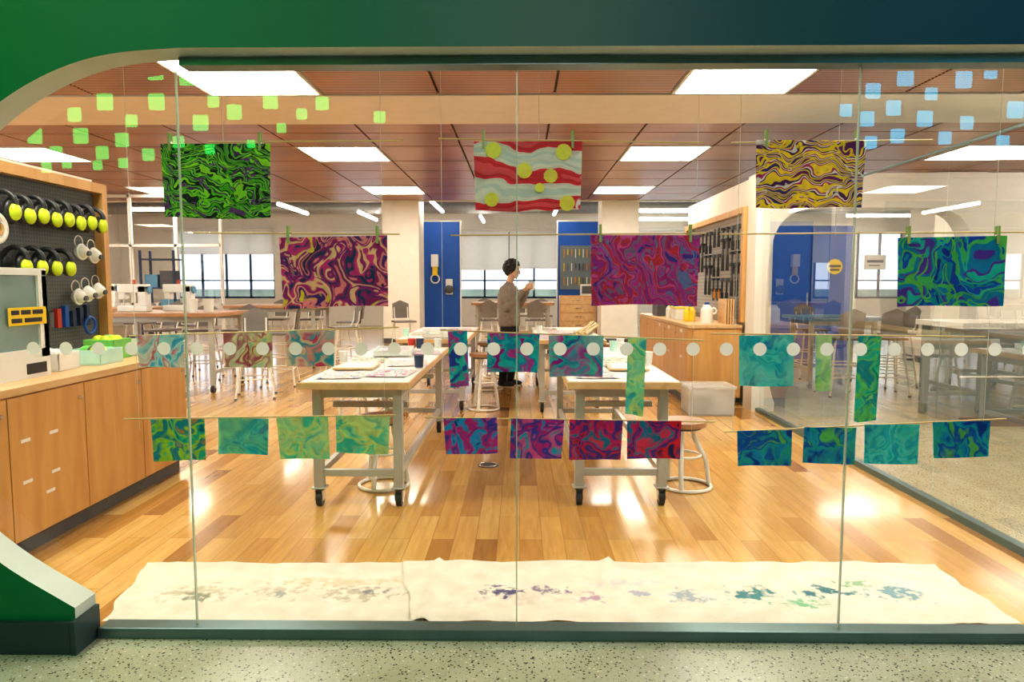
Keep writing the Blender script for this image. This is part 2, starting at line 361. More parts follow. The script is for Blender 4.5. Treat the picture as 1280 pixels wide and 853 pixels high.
b=MB()
for x in seams: b.box(x-.0025,x+.0025,2.724,2.736,.045,2.28,M_seam)
b.build('trim_3')
b=MB()
x=-1.95
while x<2.3:
    vs=[(x+.0265*math.cos(2*pi*i/20),2.722,1.193+.0265*math.sin(2*pi*i/20)) for i in range(20)]
    b.add(vs,[tuple(range(20))],M_dot); x+=.1318
b.build('safety_dot_decals')
b=MB()
for a,c in [(2.80,4.45),(4.46,6.1),(6.11,7.76)]:
    b.add([(2.71,a,.045),(2.71,c,.045),(2.71,c,2.3),(2.71,a,2.3)],[(0,1,2,3)],M_glass2)
b.build('glass_partition')
b=MB(); b.box(2.68,2.74,2.78,7.78,0,.045,M_sill); b.box(2.70,2.72,2.78,7.78,2.3,2.312,M_sill); b.build('trim_4')
pl=smoothp([(3.35,2.3),(3.05,2.26),(2.88,2.1),(2.79,1.8),(2.765,1.2),(2.79,.6),(2.86,.2),(2.9,.1)])+[(2.9,0)]
pr=[(5.0,0)]+smoothp([(5.0,.1),(5.04,.2),(5.12,.6),(5.14,1.2),(5.1,1.8),(5.0,2.1),(4.83,2.26),(4.55,2.3)])
portal('wall_inner_portal',(2.64,14,2.68),7.8,8.1,M_white,M_wht,pl,pr)
b=MB(); b.add([(2.85,8.115,0.02),(5.13,8.115,0.02),(5.13,8.115,2.3),(2.85,8.115,2.3)],[(0,1,2,3)],M_glass2); b.build('glass_panel')
boxobj('wall_left',-14.1,-14,2.7,24.2,0,4.35,M_white)
boxobj('wall_right',14,14.1,2.7,24.2,0,4.35,M_white)
b=MB(); b.box(-14,14,24.1,24.3,0,.95,M_white); b.box(-14,14,24.1,24.3,3.25,4.35,M_white)
wins=[(-12.0,-8.6),(-6.4,-3.2),(-2.1,1.35),(2.9,6.6),(7.6,9.4),(10.2,13.2)]
px=-14
for a,c in wins: b.box(px,a,24.1,24.3,.95,3.25,M_white); px=c
b.box(px,14,24.1,24.3,.95,3.25,M_white); b.build('wall_back')
for i,(a,c) in enumerate(wins):
    b=MB()
    b.box(a,c,24.12,24.2,.95,1.02,M_frame); b.box(a,c,24.12,24.2,3.18,3.25,M_frame)
    n=max(2,round((c-a)/.85))
    for j in range(n+1):
        x=a+(c-a)*j/n; b.box(x-.035,x+.035,24.12,24.2,.95,3.25,M_frame)
    b.box(a,c,24.12,24.2,1.55,1.60,M_frame)
    b.build('window_%d'%(i+1))
def shade(x0,x1,z):
    b=MB(); b.box(x0,x1,23.98,23.984,z,3.3,M_shade); b.cyl((x0,23.97,3.33),(x1,23.97,3.33),.05,M_wht); b.cyl((x0,23.99,z),(x1,23.99,z),.015,M_wht); b.build('roller_shade')
shade(-2.15,-.4,1.95); shade(-.37,1.4,2.0); shade(2.85,6.65,2.3); shade(-12.1,-8.5,2.5); shade(-6.5,-3.1,2.2)
b=MB(); b.box(-60,60,60,62,-2,1.0,pmat('distant_hedge',(.16,.19,.14),.9,scale=.5,var=.4)); b.build('distant_treeline')

# ceiling
GX=[-3.3+1.22*i for i in range(-9,15)]
b=MB(); lf=MB()
lightcols=[GX.index(min(GX,key=lambda g:abs(g-x))) for x in (-13.06,-8.18,-3.3,1.58,6.46,11.34)]
ytile=[(2.85,4.03,1),(4.05,5.13,0),(5.15,6.23,0),(6.25,7.45,1),(8.78,9.3,0),(9.32,10.18,0),(10.2,11.38,1),(11.4,12.35,0),(12.37,13.3,0),(13.32,14.28,0),(14.3,15.48,1),(15.5,16.7,0)]  # nearest lit row is unseen, added to light the hanging prints
for ci,gx in enumerate(GX):
    if gx<-14 or gx>13.5: continue
    for (a,c,L_) in ytile:
        x0,x1=gx+.014,min(gx+1.206,14)
        if L_ and ci in lightcols:
            lf.box(x0,x1,a,a+.03,3.44,3.49,M_lframe); lf.box(x0,x1,c-.03,c,3.44,3.49,M_lframe)
            lf.box(x0,x0+.03,a+.03,c-.03,3.44,3.49,M_lframe); lf.box(x1-.03,x1,a+.03,c-.03,3.44,3.49,M_lframe)
            lf.box(x0+.03,x1-.03,a+.03,c-.03,3.455,3.47,M_light)
        else: b.box(x0,x1,a+.01,c-.01,3.45,3.475,M_slat)
b.box(-14,14,7.47,8.76,3.44,3.475,M_cream)
b.box(-14,14,2.76,16.75,3.49,3.55,pmat('ceiling_grid_backing',(.20,.14,.10),.8))  # dark brown backing board above the panel gaps
b.box(-14,14,16.72,16.85,3.44,4.35,M_white)
b.build('ceiling'); lf.build('recessed_ceiling_lights')
b=MB(); b.box(-14,14,16.85,24.1,4.3,4.4,M_exp)
for y in (17.8,19.4,21,22.6): b.box(-14,14,y,y+.15,4.1,4.3,M_exp)
b.build('ceiling_exposed')
b=MB()
b.cyl((-13.5,18.6,3.95),(13.5,18.6,3.95),.16,M_duct,n=18); b.cyl((-13.5,20.4,3.9),(13.5,20.4,3.9),.06,M_duct); b.cyl((-13.5,22,3.85),(13.5,22,3.85),.18,M_duct,n=18)
b.cyl((0.1,17,3.95),(0.1,23,3.95),.14,M_duct)
for x in range(-12,14,3):
    for y in (18.6,22): b.cyl((x,y,4.0),(x,y,4.3),.012,M_duct)
b.build('ventilation_ducts')
for (x,y,dx,dy) in [(-6.2,19,.0,2.4),(-9.5,19,2.4,0),(-4.6,21,0,2.4),(-2.2,18.5,0,2.4),(-1.2,22,0,1.8),(1.0,19.5,0,2),(4.2,19.5,2.4,0),(4.4,22,2.4,0),(8.5,19,2.4,0),(11,21,2.4,0)]:  # includes extra tubes added to brighten the back area
    b=MB(); b.cyl((x-dx/2,y-dy/2,3.50),(x+dx/2,y+dy/2,3.50),.045,M_tube)
    b.cyl((x-dx/2,y-dy/2,3.55),(x+dx/2,y+dy/2,3.55),.03,M_wht)
    for k in (-.4,.4): b.cyl((x+dx*k,y+dy*k,3.55),(x+dx*k,y+dy*k,3.66),.006,M_dgrey,n=6)
    b.build('pendant_tube_light')
for x in (-3.36,1.98):
    b=MB(); b.box(x,x+.9,16.86,17.7,0,4.3,M_white); b.box(x-.015,x+.915,16.845,17.715,0,.12,M_dgrey); b.build('column',bevel=.01)
b=MB(); b.box(7.4,8.3,12.5,13.3,0,3.44,M_white); b.box(7.385,8.315,12.485,13.315,0,.12,M_dgrey); b.build('column',bevel=.01)
def bluewall(x0,x1,y,z):
    b=MB(); b.box(x0,x1,y,y+.2,0,z,M_blue); b.box(x0-.03,x0,y-.02,y+.22,0,z+.03,M_wht); b.box(x1,x1+.03,y-.02,y+.22,0,z+.03,M_wht); b.box(x0,x1,y-.02,y+.22,z,z+.03,M_wht)
    return b
bluewall(-2.98,-1.74,20,3.24).build('wall_blue_left')
bluewall(1.09,2.9,20,3.24).build('wall_blue_right')
bb=bluewall(4.35,5.75,12,2.45); bb.box(5.02,5.03,11.985,11.999,.02,2.4,M_navy); bb.cyl((4.95,11.95,1.0),(4.95,11.95,1.3),.015,M_chrome); bb.build('door_1')
b=MB()
b.cyl((5.42,11.99,1.75),(5.42,11.975,1.75),.13,M_yel,n=24); b.box(5.32,5.52,11.97,11.975,1.74,1.78,M_black); b.box(5.34,5.5,11.97,11.975,1.68,1.71,M_black); b.build('round_warning_sign')
b=MB(); b.box(4.02,4.27,8.13,8.14,1.62,1.79,M_paper); b.box(4.05,4.24,8.126,8.13,1.70,1.73,M_navy); b.box(4.07,4.2,8.126,8.13,1.66,1.675,M_dgrey); b.build('door_sign')
b=MB()
b.box(-2.55,-2.35,19.8,19.97,1.95,2.3,M_wplast); b.cyl((-2.45,19.9,1.95),(-2.45,19.9,1.7),.08,M_yel); b.ring((-2.45,19.9,1.6),.12,.02,M_wht,'Y')
b.build('eyewash_station')
b=MB(); b.ell((-2.05,19.9,1.3),(.14,.06,.12),M_dgrey); b.box(-2.15,-1.95,19.93,19.98,1.15,1.6,M_wplast); b.build('hose_reel')

b=MB(); b.box(2.70,2.83,8.13,11.2,0,2.68,M_white); b.build('wall_right_stub')
b=MB(); b.box(2.66,2.685,8.2,10.9,1.02,2.28,M_pegw)
for (y0,y1,z0,z1) in [(8.12,8.2,1.0,2.35),(10.9,10.98,1.0,2.35),(8.2,10.9,2.28,2.35)]: b.box(2.60,2.695,y0,y1,z0,z1,M_maple)
b.build('tool_pegboard')
for r_,z in enumerate((2.14,1.82,1.5)):
    for i in range(12):
        y=8.42+i*.2; b=MB()
        if r_==2 and i>7: continue
        if (i//2+r_)%3==0:
            b.cyl((2.63,y,z),(2.63,y,z-.22),.012,M_black); b.cyl((2.63,y,z-.16),(2.63,y,z-.27),.02,M_black); b.box(2.61,2.655,y-.04,y+.04,z-.02,z+.03,M_dgrey); nm='hammer'
        elif (i//2+r_)%3==1:
            b.box(2.62,2.64,y-.012,y+.012,z-.27,z+.03,M_dgrey); b.box(2.60,2.655,y-.06,y+.02,z-.0,z+.03,M_black); b.box(2.60,2.655,y-.06,y+.02,z-.15,z-.11,M_black); b.cyl((2.63,y-.05,z-.12),(2.63,y-.05,z-.24),.014,M_black if r_<2 else M_orange); nm='bar_clamp'
        else:
            b.cyl((2.63,y-.02,z),(2.63,y-.03,z-.2),.011,M_black); b.cyl((2.63,y+.02,z),(2.63,y+.03,z-.2),.011,M_black); b.ell((2.63,y,z+.02),(.015,.03,.04),M_dgrey,10,6); nm='pliers'
        b.build(nm)
def cabinet(x0,x1,y0,y1,h,facex,doors,top=M_maple2,mat=M_maple,over=.02):
    b=MB(); b.box(x0+.04,x1-.04,y0+.03,y1-.03,0,.1,M_dgrey); b.box(x0,x1,y0,y1,.1,h-.04,mat)
    b.box(x0-(over if facex<0 else 0),x1+(over if facex>0 else 0),y0-over,y1+over*.5,h-.04,h,top)
    fx=x0 if facex<0 else x1; e=.018*facex
    ys=[y0+(y1-y0)*i/doors for i in range(doors+1)]
    for a,c in zip(ys,ys[1:]):
        b.box(min(fx,fx+e),max(fx,fx+e),a+.004,c-.004,.11,h-.05,mat)
        b.cyl((fx+e,c-.05,h-.13),(fx+e*1.6,c-.05,h-.13),.012,M_chrome,n=10)
    return b
b=cabinet(2.0,2.62,8.14,11.4,.97,-1,5)
b.box(2.04,2.58,8.115,8.135,.12,.91,M_maple)
for y in (8.4,9.1,9.7): b.box(1.978,1.981,y,y+.12,.86,.9,M_paper); b.box(1.978,1.981,y,y+.1,.55,.58,M_paper)
b.build('wood_storage_cabinet',bevel=.003)
b=MB(); b.cyl((2.3,8.5,.972),(2.3,8.5,1.14),.075,M_wplast); b.cyl((2.3,8.5,1.14),(2.3,8.5,1.2),.075,M_wplast,r2=.025); b.cyl((2.3,8.5,1.2),(2.3,8.5,1.225),.03,M_blue); b.ring((2.38,8.5,1.12),.035,.012,M_wplast,'Y'); b.build('plastic_jug')
b=MB()
for i in range(4): b.box(2.45+i*.03,2.468+i*.03,8.25,8.55+.03*i,.972,1.27,M_maple2)
b.build('wood_panel_stack')
b=MB(); b.box(2.1,2.32,9.3,9.6,.972,1.12,M_wplast); b.box(2.09,2.33,9.29,9.61,1.12,1.14,M_yel); b.build('storage_tub')
b=MB(); b.box(2.05,2.35,10.3,10.7,.972,1.2,M_dgrey); b.box(2.04,2.36,10.29,10.71,1.2,1.22,M_black); b.build('tool_case',bevel=.01)
for i,(x,y,m) in enumerate([(2.15,8.9,M_yel),(2.25,9.0,M_yel),(2.35,8.85,M_orange),(2.2,10,M_green),(2.4,9.8,M_red),(2.1,9.75,M_wplast),(2.3,10.1,M_blue)]):
    b=MB(); b.cyl((x,y,.971),(x,y,1.1),.04,m); b.cyl((x,y,1.1),(x,y,1.15),.04,m,r2=.012); b.cyl((x,y,1.15),(x,y,1.19),.012,M_wht); b.build('paint_bottle')
b=MB(); b.box(1.86,2.36,7.5,7.53,.02,.3,M_clearbin); b.box(1.86,2.36,7.87,7.9,.02,.3,M_clearbin); b.box(1.86,1.88,7.53,7.87,.02,.3,M_clearbin); b.box(2.34,2.36,7.53,7.87,.02,.3,M_clearbin); b.box(1.86,2.36,7.5,7.9,0,.02,M_clearbin)
b.box(1.84,2.38,7.48,7.92,.3,.33,M_clearbin); b.box(1.92,2.1,7.56,7.84,.03,.2,M_dgrey); b.box(2.12,2.3,7.56,7.84,.03,.16,M_wplast); b.box(1.95,2.2,7.56,7.84,.2,.24,M_paper); b.build('storage_bin',bevel=.006)

# ---------------------------------------------------------------- left cabinets + pegboard
boxobj('wall_left_partition',-3.42,-3.26,2.78,5.28,0,2.24,M_white)
CH=.915
b=cabinet(-3.24,-2.62,2.80,5.28,CH,1,4)
for (y,z) in ((3.5,.62),(3.72,.62),(3.5,.40),(3.72,.40),(3.67,.3)): b.box(-2.602,-2.600,y,y+.07,z,z+.018,M_paper)
b.build('base_cabinet',bevel=.003)
b=MB(); b.box(-3.25,-3.22,2.8,5.22,.93,2.13,M_peg); b.box(-3.25,-3.15,5.22,5.28,.93,2.20,M_maple); b.box(-3.25,-3.15,2.8,5.22,2.13,2.20,M_maple); b.build('safety_gear_pegboard')
def earmuff(y,z,x=-3.12):
    b=MB(); b.ring((x,y,z),.078,.017,M_black,'Y',0,pi,16,8)
    for s in (-1,1):
        b.ell((x+.072*s,y,z-.045),(.028,.042,.052),M_hiviz if s>0 else M_dgrey,14,8); b.ell((x+.045*s,y,z-.035),(.024,.052,.062),M_black,14,8)
    b.cyl((-3.215,y,z+.07),(x+.02,y,z+.062),.006,M_chrome,n=6)
    return b.build('ear_muffs')
for i in range(8): earmuff(4.17+i*.125,1.93-(i%2)*.012)
for i in range(4): earmuff(4.24+i*.14,1.60)
for (y,z) in ((4.93,1.68),(5.07,1.66),(4.98,1.38),(5.1,1.40),(4.87,1.36)):
    b=MB(); b.ell((-3.14,y,z),(.05,.05,.048),M_wht,14,8); b.ring((-3.14,y,z),.052,.008,M_wplast,'X'); b.ring((-3.16,y,z+.07),.045,.004,M_string,'X'); b.cyl((-3.10,y,z-.01),(-3.08,y,z-.01),.018,M_dgrey); b.build('dust_mask')
b=MB(); b.ring((-3.1,4.06,1.78),.07,.03,M_wht,'X',n=28,k=10); b.ring((-3.08,4.06,1.78),.035,.012,M_maple,'X'); b.cyl((-3.215,4.06,1.81),(-3.05,4.06,1.81),.008,M_chrome); b.build('filament_spool')
b=MB(); b.ring((-3.15,5.0,1.15),.06,.01,M_blue,'X')
for i in range(6): b.box(-3.2,-3.17,4.6+i*.08,4.64+i*.08,1.15,1.26+.02*(i%3),random.choice([M_navy,M_red,M_dgrey,M_blue]))
b.build('hanging_scissors')
b=MB()
X0,X1,Y0,Y1=-3.18,-2.78,3.45,4.02
b.box(X0,X1,Y0,Y1,CH,1.03,M_wplast)
b.box(X0,X1,Y0,Y0+.04,1.03,1.53,M_wplast); b.box(X0,X1,Y1-.04,Y1,1.03,1.53,M_wplast); b.box(X0,X0+.03,Y0+.04,Y1-.04,1.03,1.53,M_wplast); b.box(X0,X1,Y0,Y1,1.5,1.54,M_wplast)
b.box(X1-.03,X1,Y0,Y0+.09,1.03,1.5,M_wplast); b.box(X1-.03,X1,Y1-.07,Y1,1.03,1.5,M_wplast); b.box(X1-.03,X1,Y0,Y1,1.03,1.08,M_wplast)
b.box(X1-.02,X1-.015,Y0+.09,Y1-.07,1.08,1.5,pmat('tinted_window',(.35,.48,.46),.1,alpha=.6))
b.box(X0+.05,X1-.06,Y0+.1,Y1-.1,1.1,1.12,M_dgrey); b.box(X0+.1,X0+.2,Y0+.2,Y0+.3,1.3,1.4,M_black)
b.box(X1,X1+.004,Y1-.32,Y1-.02,1.22,1.32,M_yel)
for (a0,a1,z0) in ((.30,.24,1.28),(.225,.15,1.28),(.135,.05,1.28),(.30,.22,1.235),(.2,.06,1.235)): b.box(X1+.004,X1+.006,Y1-a0,Y1-a1,z0,z0+.025,M_black)
b.box(X1,X1+.005,Y1-.2,Y1-.04,.94,1.0,M_black)
b.build('printer_3d',bevel=.006)
def bin_(name,x,y,z,w,d,h,m,fill=None):
    b=MB(); t=.008
    b.box(x-w/2,x+w/2,y-d/2,y+d/2,z,z+t,m); b.box(x-w/2,x-w/2+t,y-d/2,y+d/2,z+t,z+h,m); b.box(x+w/2-t,x+w/2,y-d/2,y+d/2,z+t,z+h,m)
    b.box(x-w/2,x+w/2,y-d/2,y-d/2+t,z+t,z+h,m); b.box(x-w/2,x+w/2,y+d/2-t,y+d/2,z+t,z+h,m)
    if fill:
        for i in range(7): b.ell((x+random.uniform(-.3,.3)*w,y+random.uniform(-.3,.3)*d,z+h*.85),(w*.2,d*.16,h*.35),random.choice(fill),10,6)
    return b.build(name,bevel=.003)
bin_('storage_tub',-2.92,4.25,CH+.001,.2,.2,.11,M_wplast,[M_paper])
bin_('storage_tub',-2.88,4.60,CH+.001,.24,.26,.10,M_teal,[M_green,M_hiviz,M_dgrey])
bin_('wire_basket',-2.98,4.92,CH+.001,.22,.22,.14,M_green,[M_green,M_hiviz])
bin_('storage_tub',-2.9,5.15,CH+.001,.15,.14,.13,M_wht,[M_dgrey])

# ---------------------------------------------------------------- canvas drop cloths
def cloth(name,x0,x1,y0,y1,z,stains,seed):
    b=MB(); nx=int((x1-x0)/.025); ny=26
    vs=[];fs=[]
    for j in range(ny+1):
        for i in range(nx+1):
            u=i/nx; v=j/ny
            x=x0+(x1-x0)*u; y=y0+(y1-y0)*v
            x+= .03*noise.noise((v*4,seed,0))+ (-.07*v if u<.5 else .0)*(1-u)*2
            y+= .022*noise.noise((x*2.2,seed+5,v))+ .01*noise.noise((x*9,seed,v))
            h=.012*abs(noise.noise((x*3,y*6,seed)))+.007*abs(noise.noise((x*11,y*16,seed+3)))
            h+=.018*math.exp(-((1-v)/.05)**2)*(.5+.5*noise.noise((x*5,seed,1)))
            if seed==2: h+=.03*math.exp(-((x-.4-(v-.5)*.1)/.02)**2)*max(0,v-.5)*2+.02*math.exp(-((x+.42)/.015)**2)
            vs.append((x,y,z+.003+h))
    for j in range(ny):
        for i in range(nx):
            a=j*(nx+1)+i; fs.append((a,a+1,a+nx+2,a+nx+1))
    b.add(vs,fs,canvas_mat(name+'_mat%d'%seed,stains),True)
    return b.build(name)
cloth('canvas_drop_cloth',-1.79,-.42,2.815,3.43,.002,[(-1.5,3.1,.24,.12,(.42,.36,.22),.6),(-1.12,3.12,.20,.11,(.46,.40,.28),.6),(-.76,3.1,.24,.11,(.40,.33,.24),.65),(-1.5,3.05,.10,.06,(.15,.2,.14),.7),(-1.1,3.08,.08,.05,(.2,.25,.3),.6),(-.7,3.12,.09,.05,(.1,.14,.2),.7),(-.85,3.22,.4,.06,(.6,.48,.25),.5)],1)
cloth('canvas_drop_cloth',-.46,2.12,2.815,3.44,.012,[(-.02,3.06,.36,.12,(.60,.46,.42),.4),(1.25,3.05,.5,.14,(.45,.62,.52),.4),(-.09,3.1,.14,.08,(.05,.05,.16),.95),(.13,3.12,.13,.06,(.14,.08,.2),.8),(.33,3.05,.10,.06,(.35,.15,.3),.7),(.55,3.1,.1,.05,(.2,.25,.45),.6),(.78,3.07,.13,.08,(.2,.3,.4),.7),(1.07,3.1,.15,.09,(.03,.20,.22),.95),(1.42,3.12,.14,.08,(.02,.16,.2),.95),(1.25,3.0,.14,.06,(.10,.42,.2),.8),(1.75,3.1,.19,.10,(.12,.3,.36),.85),(1.6,3.2,.12,.06,(.1,.35,.15),.7),(.5,3.2,.25,.05,(.5,.5,.55),.5)],2)
b=MB(); b.cyl((-.255,5.42,.0005),(-.255,5.42,.006),.085,M_dgrey,n=28); b.ring((-.255,5.42,.006),.07,.005,M_chrome); b.build('floor_outlet_cover')

# ---------------------------------------------------------------- tables
def workbench(x0,x1,y0,y1,h=.83):
    b=MB(); b.box(x0,x1,y0,y1,h-.045,h,M_table)
    i=.09; lx=[x0+i,x1-i]; ly=[y0+.12,y1-.12]; w=.03
    for x in lx:
        for y in ly:
            b.box(x-w,x+w,y-w,y+w,.13,h-.045,M_steel); b.box(x-.045,x+.045,y-.045,y+.045,.12,.13,M_steel)
            b.cyl((x,y,.095),(x,y,.125),.022,M_dgrey)
            for s in (-1,1): b.box(x+s*.024-.004,x+s*.024+.004,y-.03,y+.03,.04,.11,M_chrome)
            b.cyl((x-.018,y+.01,.05),(x+.018,y+.01,.05),.05,M_black,n=20); b.cyl((x-.02,y+.01,.05),(x+.02,y+.01,.05),.022,M_steel,n=12)
    for x in lx:
        b.box(x-.02,x+.02,ly[0],ly[1],h-.11,h-.045,M_steel); b.box(x-.018,x+.018,ly[0],ly[1],.2,.245,M_steel)
    for y in ly:
        b.box(lx[0],lx[1],y-.02,y+.02,h-.11,h-.045,M_steel); b.box(lx[0],lx[1],y-.018,y+.018,.2,.245,M_steel)
    b.box(lx[0],lx[1],(y0+y1)/2-.02,(y0+y1)/2+.02,h-.1,h-.045,M_steel)
    b.box(lx[0],lx[1],ly[0]+.35,ly[0]+.39,h-.24,h-.2,M_steel); b.box(lx[0],lx[1],ly[1]-.39,ly[1]-.35,h-.24,h-.2,M_steel)
    return b.build('mobile_workbench',bevel=.003)
workbench(-1.40,-.70,4.28,6.75)
workbench(.30,1.02,4.32,6.75)
workbench(-1.40,-.58,7.7,9.9)
workbench(.16,.96,7.6,9.9)
def sheet(x,y,z,w,d,rot,mat,name='paper_sheet'):
    b=MB(); nx=8; ny=8; vs=[];fs=[]
    for t in (0,1):
        for j in range(ny+1):
            for i in range(nx+1):
                u=i/nx-.5; v=j/ny-.5
                vs.append((u*w,v*d,.0035*(1+noise.noise((u*4+x,v*4+y,3)))+.001+t*.0015))
    n=(nx+1)*(ny+1)
    for j in range(ny):
        for i in range(nx):
            a=j*(nx+1)+i; fs.append((a+n,a+1+n,a+nx+2+n,a+nx+1+n)); fs.append((a,a+nx+1,a+nx+2,a+1))
    b.add(vs,fs,mat,True); return b.build(name,(x,y,z),rot)
MP=[marble('test_print_%d'%i,p,10,i+40,trans=0,dist=.1) for i,p in enumerate([
  [(.85,.82,.76),(.83,.8,.72),(.75,.40,.35),(.85,.82,.76),(.12,.2,.5),(.82,.8,.72),(.85,.82,.76)],
  [(.85,.82,.76),(.2,.5,.6),(.84,.8,.72),(.5,.1,.3),(.84,.8,.72),(.84,.8,.76)],
  [(.6,.1,.12),(.8,.4,.1),(.85,.8,.7),(.1,.35,.35),(.7,.6,.2)]])]
for (x0,x1,y0,y1) in [(-1.39,-.71,4.30,6.6),(.31,1.01,4.34,6.7),(-1.38,-.6,7.75,9.85),(.18,.94,7.65,9.85)]:
    b=MB(); b.box(x0,x1,y0,y1,.8305,.8335,M_paper); b.build('newsprint_table_cover')
SZ=.8345
for (x,y,w,d,r,k) in [(-1.2,4.6,.28,.38,.1,0),(-.88,4.7,.28,.4,-.1,1),(-.87,5.3,.3,.4,.15,0),(-1.22,5.5,.28,.36,.08,2),(-.85,6.15,.26,.38,.2,1),(-1.2,6.4,.28,.34,-.1,0),
   (.5,4.65,.28,.4,.05,0),(.48,5.3,.3,.42,.1,1),(.82,5.5,.3,.38,0,2),(.52,5.85,.3,.42,.2,1),
   (-1.15,8.5,.4,.5,.1,2),(-.8,8.5,.28,.42,0,2),(-1.1,9.2,.4,.5,.1,0),(-.8,9.3,.28,.5,.1,1),(.37,8.0,.3,.5,0,1),(.55,8.75,.4,.6,.1,0),(.35,9.4,.3,.42,0,2)]:
    sheet(x,y,SZ,w,d,r,MP[k])
b=MB()
for i in range(20):
    a=random.uniform(-.05,.05); b.cyl((.68+random.uniform(-.07,.07),7.7,.855+.05*random.random()),(.98+a,9.1,.88+.08*random.random()),.014,M_dowel,n=8)
b.build('bamboo_dowel_bundle')
for (x,y,m) in [(.92,6.05,M_wplast),(.85,6.25,M_teal),(.95,6.5,M_wplast),(-.78,6.5,M_wplast),(-1.33,8.0,M_teal),(.24,8.5,M_wplast),(-1.36,5.8,M_wplast),(-1.36,5.26,M_wplast),(-.74,5.0,M_navy),(.98,5.25,M_wplast),(.34,5.02,M_teal),(-.95,6.5,M_navy),(-1.03,6.5,M_red)]:
    z=.842
    b=MB(); b.cyl((x,y,z),(x,y,z+.09),.030,m,r2=.037,n=16); b.ring((x,y,z+.09),.037,.003,m); b.build('plastic_cup')
def tray(x,y,c,rot=0):
    b=MB(); w,d=.16,.22
    b.box(-w,w,-d,d,0,.006,M_wplast)
    for (a0,a1,b0,b1) in ((-w,-w+.012,-d,d),(w-.012,w,-d,d),(-w+.012,w-.012,-d,-d+.012),(-w+.012,w-.012,d-.012,d)): b.box(a0,a1,b0,b1,.006,.05,M_wplast)
    b.box(-w+.013,w-.013,-d+.013,d-.013,.006,.035,c); b.build('marbling_tray',(x,y,.843),rot,bevel=.002)
tray(.56,6.35,MP[1]); tray(-.95,7.98,MP[2]); tray(-1.1,5.98,MP[1],.1)
for (x,y,r) in [(-1.2,5.03,.04),(.78,5.0,-.05)]:
    b=MB(); b.box(-.14,.14,-.19,.19,0,.012,M_maple2); b.box(-.12,.12,-.17,.17,.012,.015,M_paper); b.build('drawing_board',(x,y,.843),r,bevel=.002)
def ringstool(x,y,rot,seat=.62,col=M_wht,tilt=0):
    b=MB(); b.ring((0,0,.013),.175,.013,col,n=36)
    for k in range(3):
        a=rot+k*2*pi/3
        p=[(.17*math.cos(a),.17*math.sin(a),.02),(.15*math.cos(a)+tilt*.3,.15*math.sin(a),.2),(.08*math.cos(a)+tilt*.7,.08*math.sin(a),seat*.75),(.07*math.cos(a)+tilt,.07*math.sin(a),seat-.03)]
        b.tube(p,.018,col)
    b.ring((tilt*.5,0,seat*.5),.112,.01,col)
    b.cyl((tilt,0,seat-.04),(tilt,0,seat-.02),.13,M_dgrey,n=24); b.cyl((tilt,0,seat-.02),(tilt,0,seat+.015),.165,M_wine,n=28)
    return b.build('round_base_stool',(x,y,0))
ringstool(-.98,4.85,.3,.50); ringstool(1.19,4.85,2.2,.47,tilt=-.03)
for (x,y) in [(-.42,9.4),(-.38,10.7),(-.42,7.9),(1.25,9.2),(.0,11.6),(-1.7,7.0),(-.2,12.6),(-1.65,8.4)]: ringstool(x,y,random.random()*3,.64)
def tallchair(x,y,rot,seat=.76,shell=M_chair):
    b=MB()
    for sx in (-1,1):
        for sy in (-1,1):
            b.tube([(sx*.23,sy*.23,0),(sx*.15,sy*.15,seat-.03)],.014,M_wht); b.cyl((sx*.23,sy*.23,0),(sx*.23,sy*.23,.02),.018,M_dgrey)
    for z,r_ in ((.25,.205),(.42,.19)):
        for i in range(4):
            c=[(-r_,-r_),(r_,-r_),(r_,r_),(-r_,r_)]; p,q=c[i],c[(i+1)%4]; b.cyl((*p,z),(*q,z),.009,M_wht,n=8)
    b.box(-.2,.2,-.19,.2,seat-.03,seat,shell)
    vs=[];fs=[]
    for t in (0,1):
        for j in range(5):
            for i in range(9):
                a=(i/8-.5)*1.6; vs.append((.21*math.sin(a)*1.05,.19+.06*math.cos(a)+t*.014+j*.012,seat+.04+j*.085*(1-.25*abs(a)*(j==4))))
    for j in range(4):
        for i in range(8):
            p=j*9+i; fs.append((p,p+1,p+10,p+9)); fs.append((p+45,p+54,p+55,p+46))
    b.add(vs,fs,shell,True)
    for s in (-1,1): b.tube([(s*.12,.17,seat-.02),(s*.13,.235,seat+.1),(s*.13,.25,seat+.25)],.012,M_wht)
    return b.build('counter_height_chair',(x,y,0),rot,bevel=.003)
def talltable(x0,x1,y0,y1,h=1.07,top=M_wine):
    b=MB(); b.box(x0,x1,y0,y1,h-.05,h,top)
    for x in (x0+.12,x1-.12):
        for y in (y0+.12,y1-.12):
            b.box(x-.03,x+.03,y-.03,y+.03,.1,h-.05,M_steel); b.cyl((x-.02,y,.05),(x+.02,y,.05),.05,M_black,n=16); b.box(x-.028,x+.028,y-.02,y+.02,.06,.11,M_chrome)
        b.box(x-.02,x+.02,y0+.12,y1-.12,.25,.3,M_steel)
    for y in (y0+.12,y1-.12): b.box(x0+.12,x1-.12,y-.02,y+.02,h-.12,h-.05,M_steel)
    return b.build('tall_work_table',bevel=.004)
talltable(-5.75,-3.98,8.95,10.15); talltable(-7.6,-6.0,10.8,12); talltable(-5.3,-3.6,12.2,13.4); talltable(-1.0,.7,14.0,15.0)
talltable(-9.6,-8,12.5,13.6)
talltable(3.9,5.0,9.4,10.3,1.0,M_lblue)
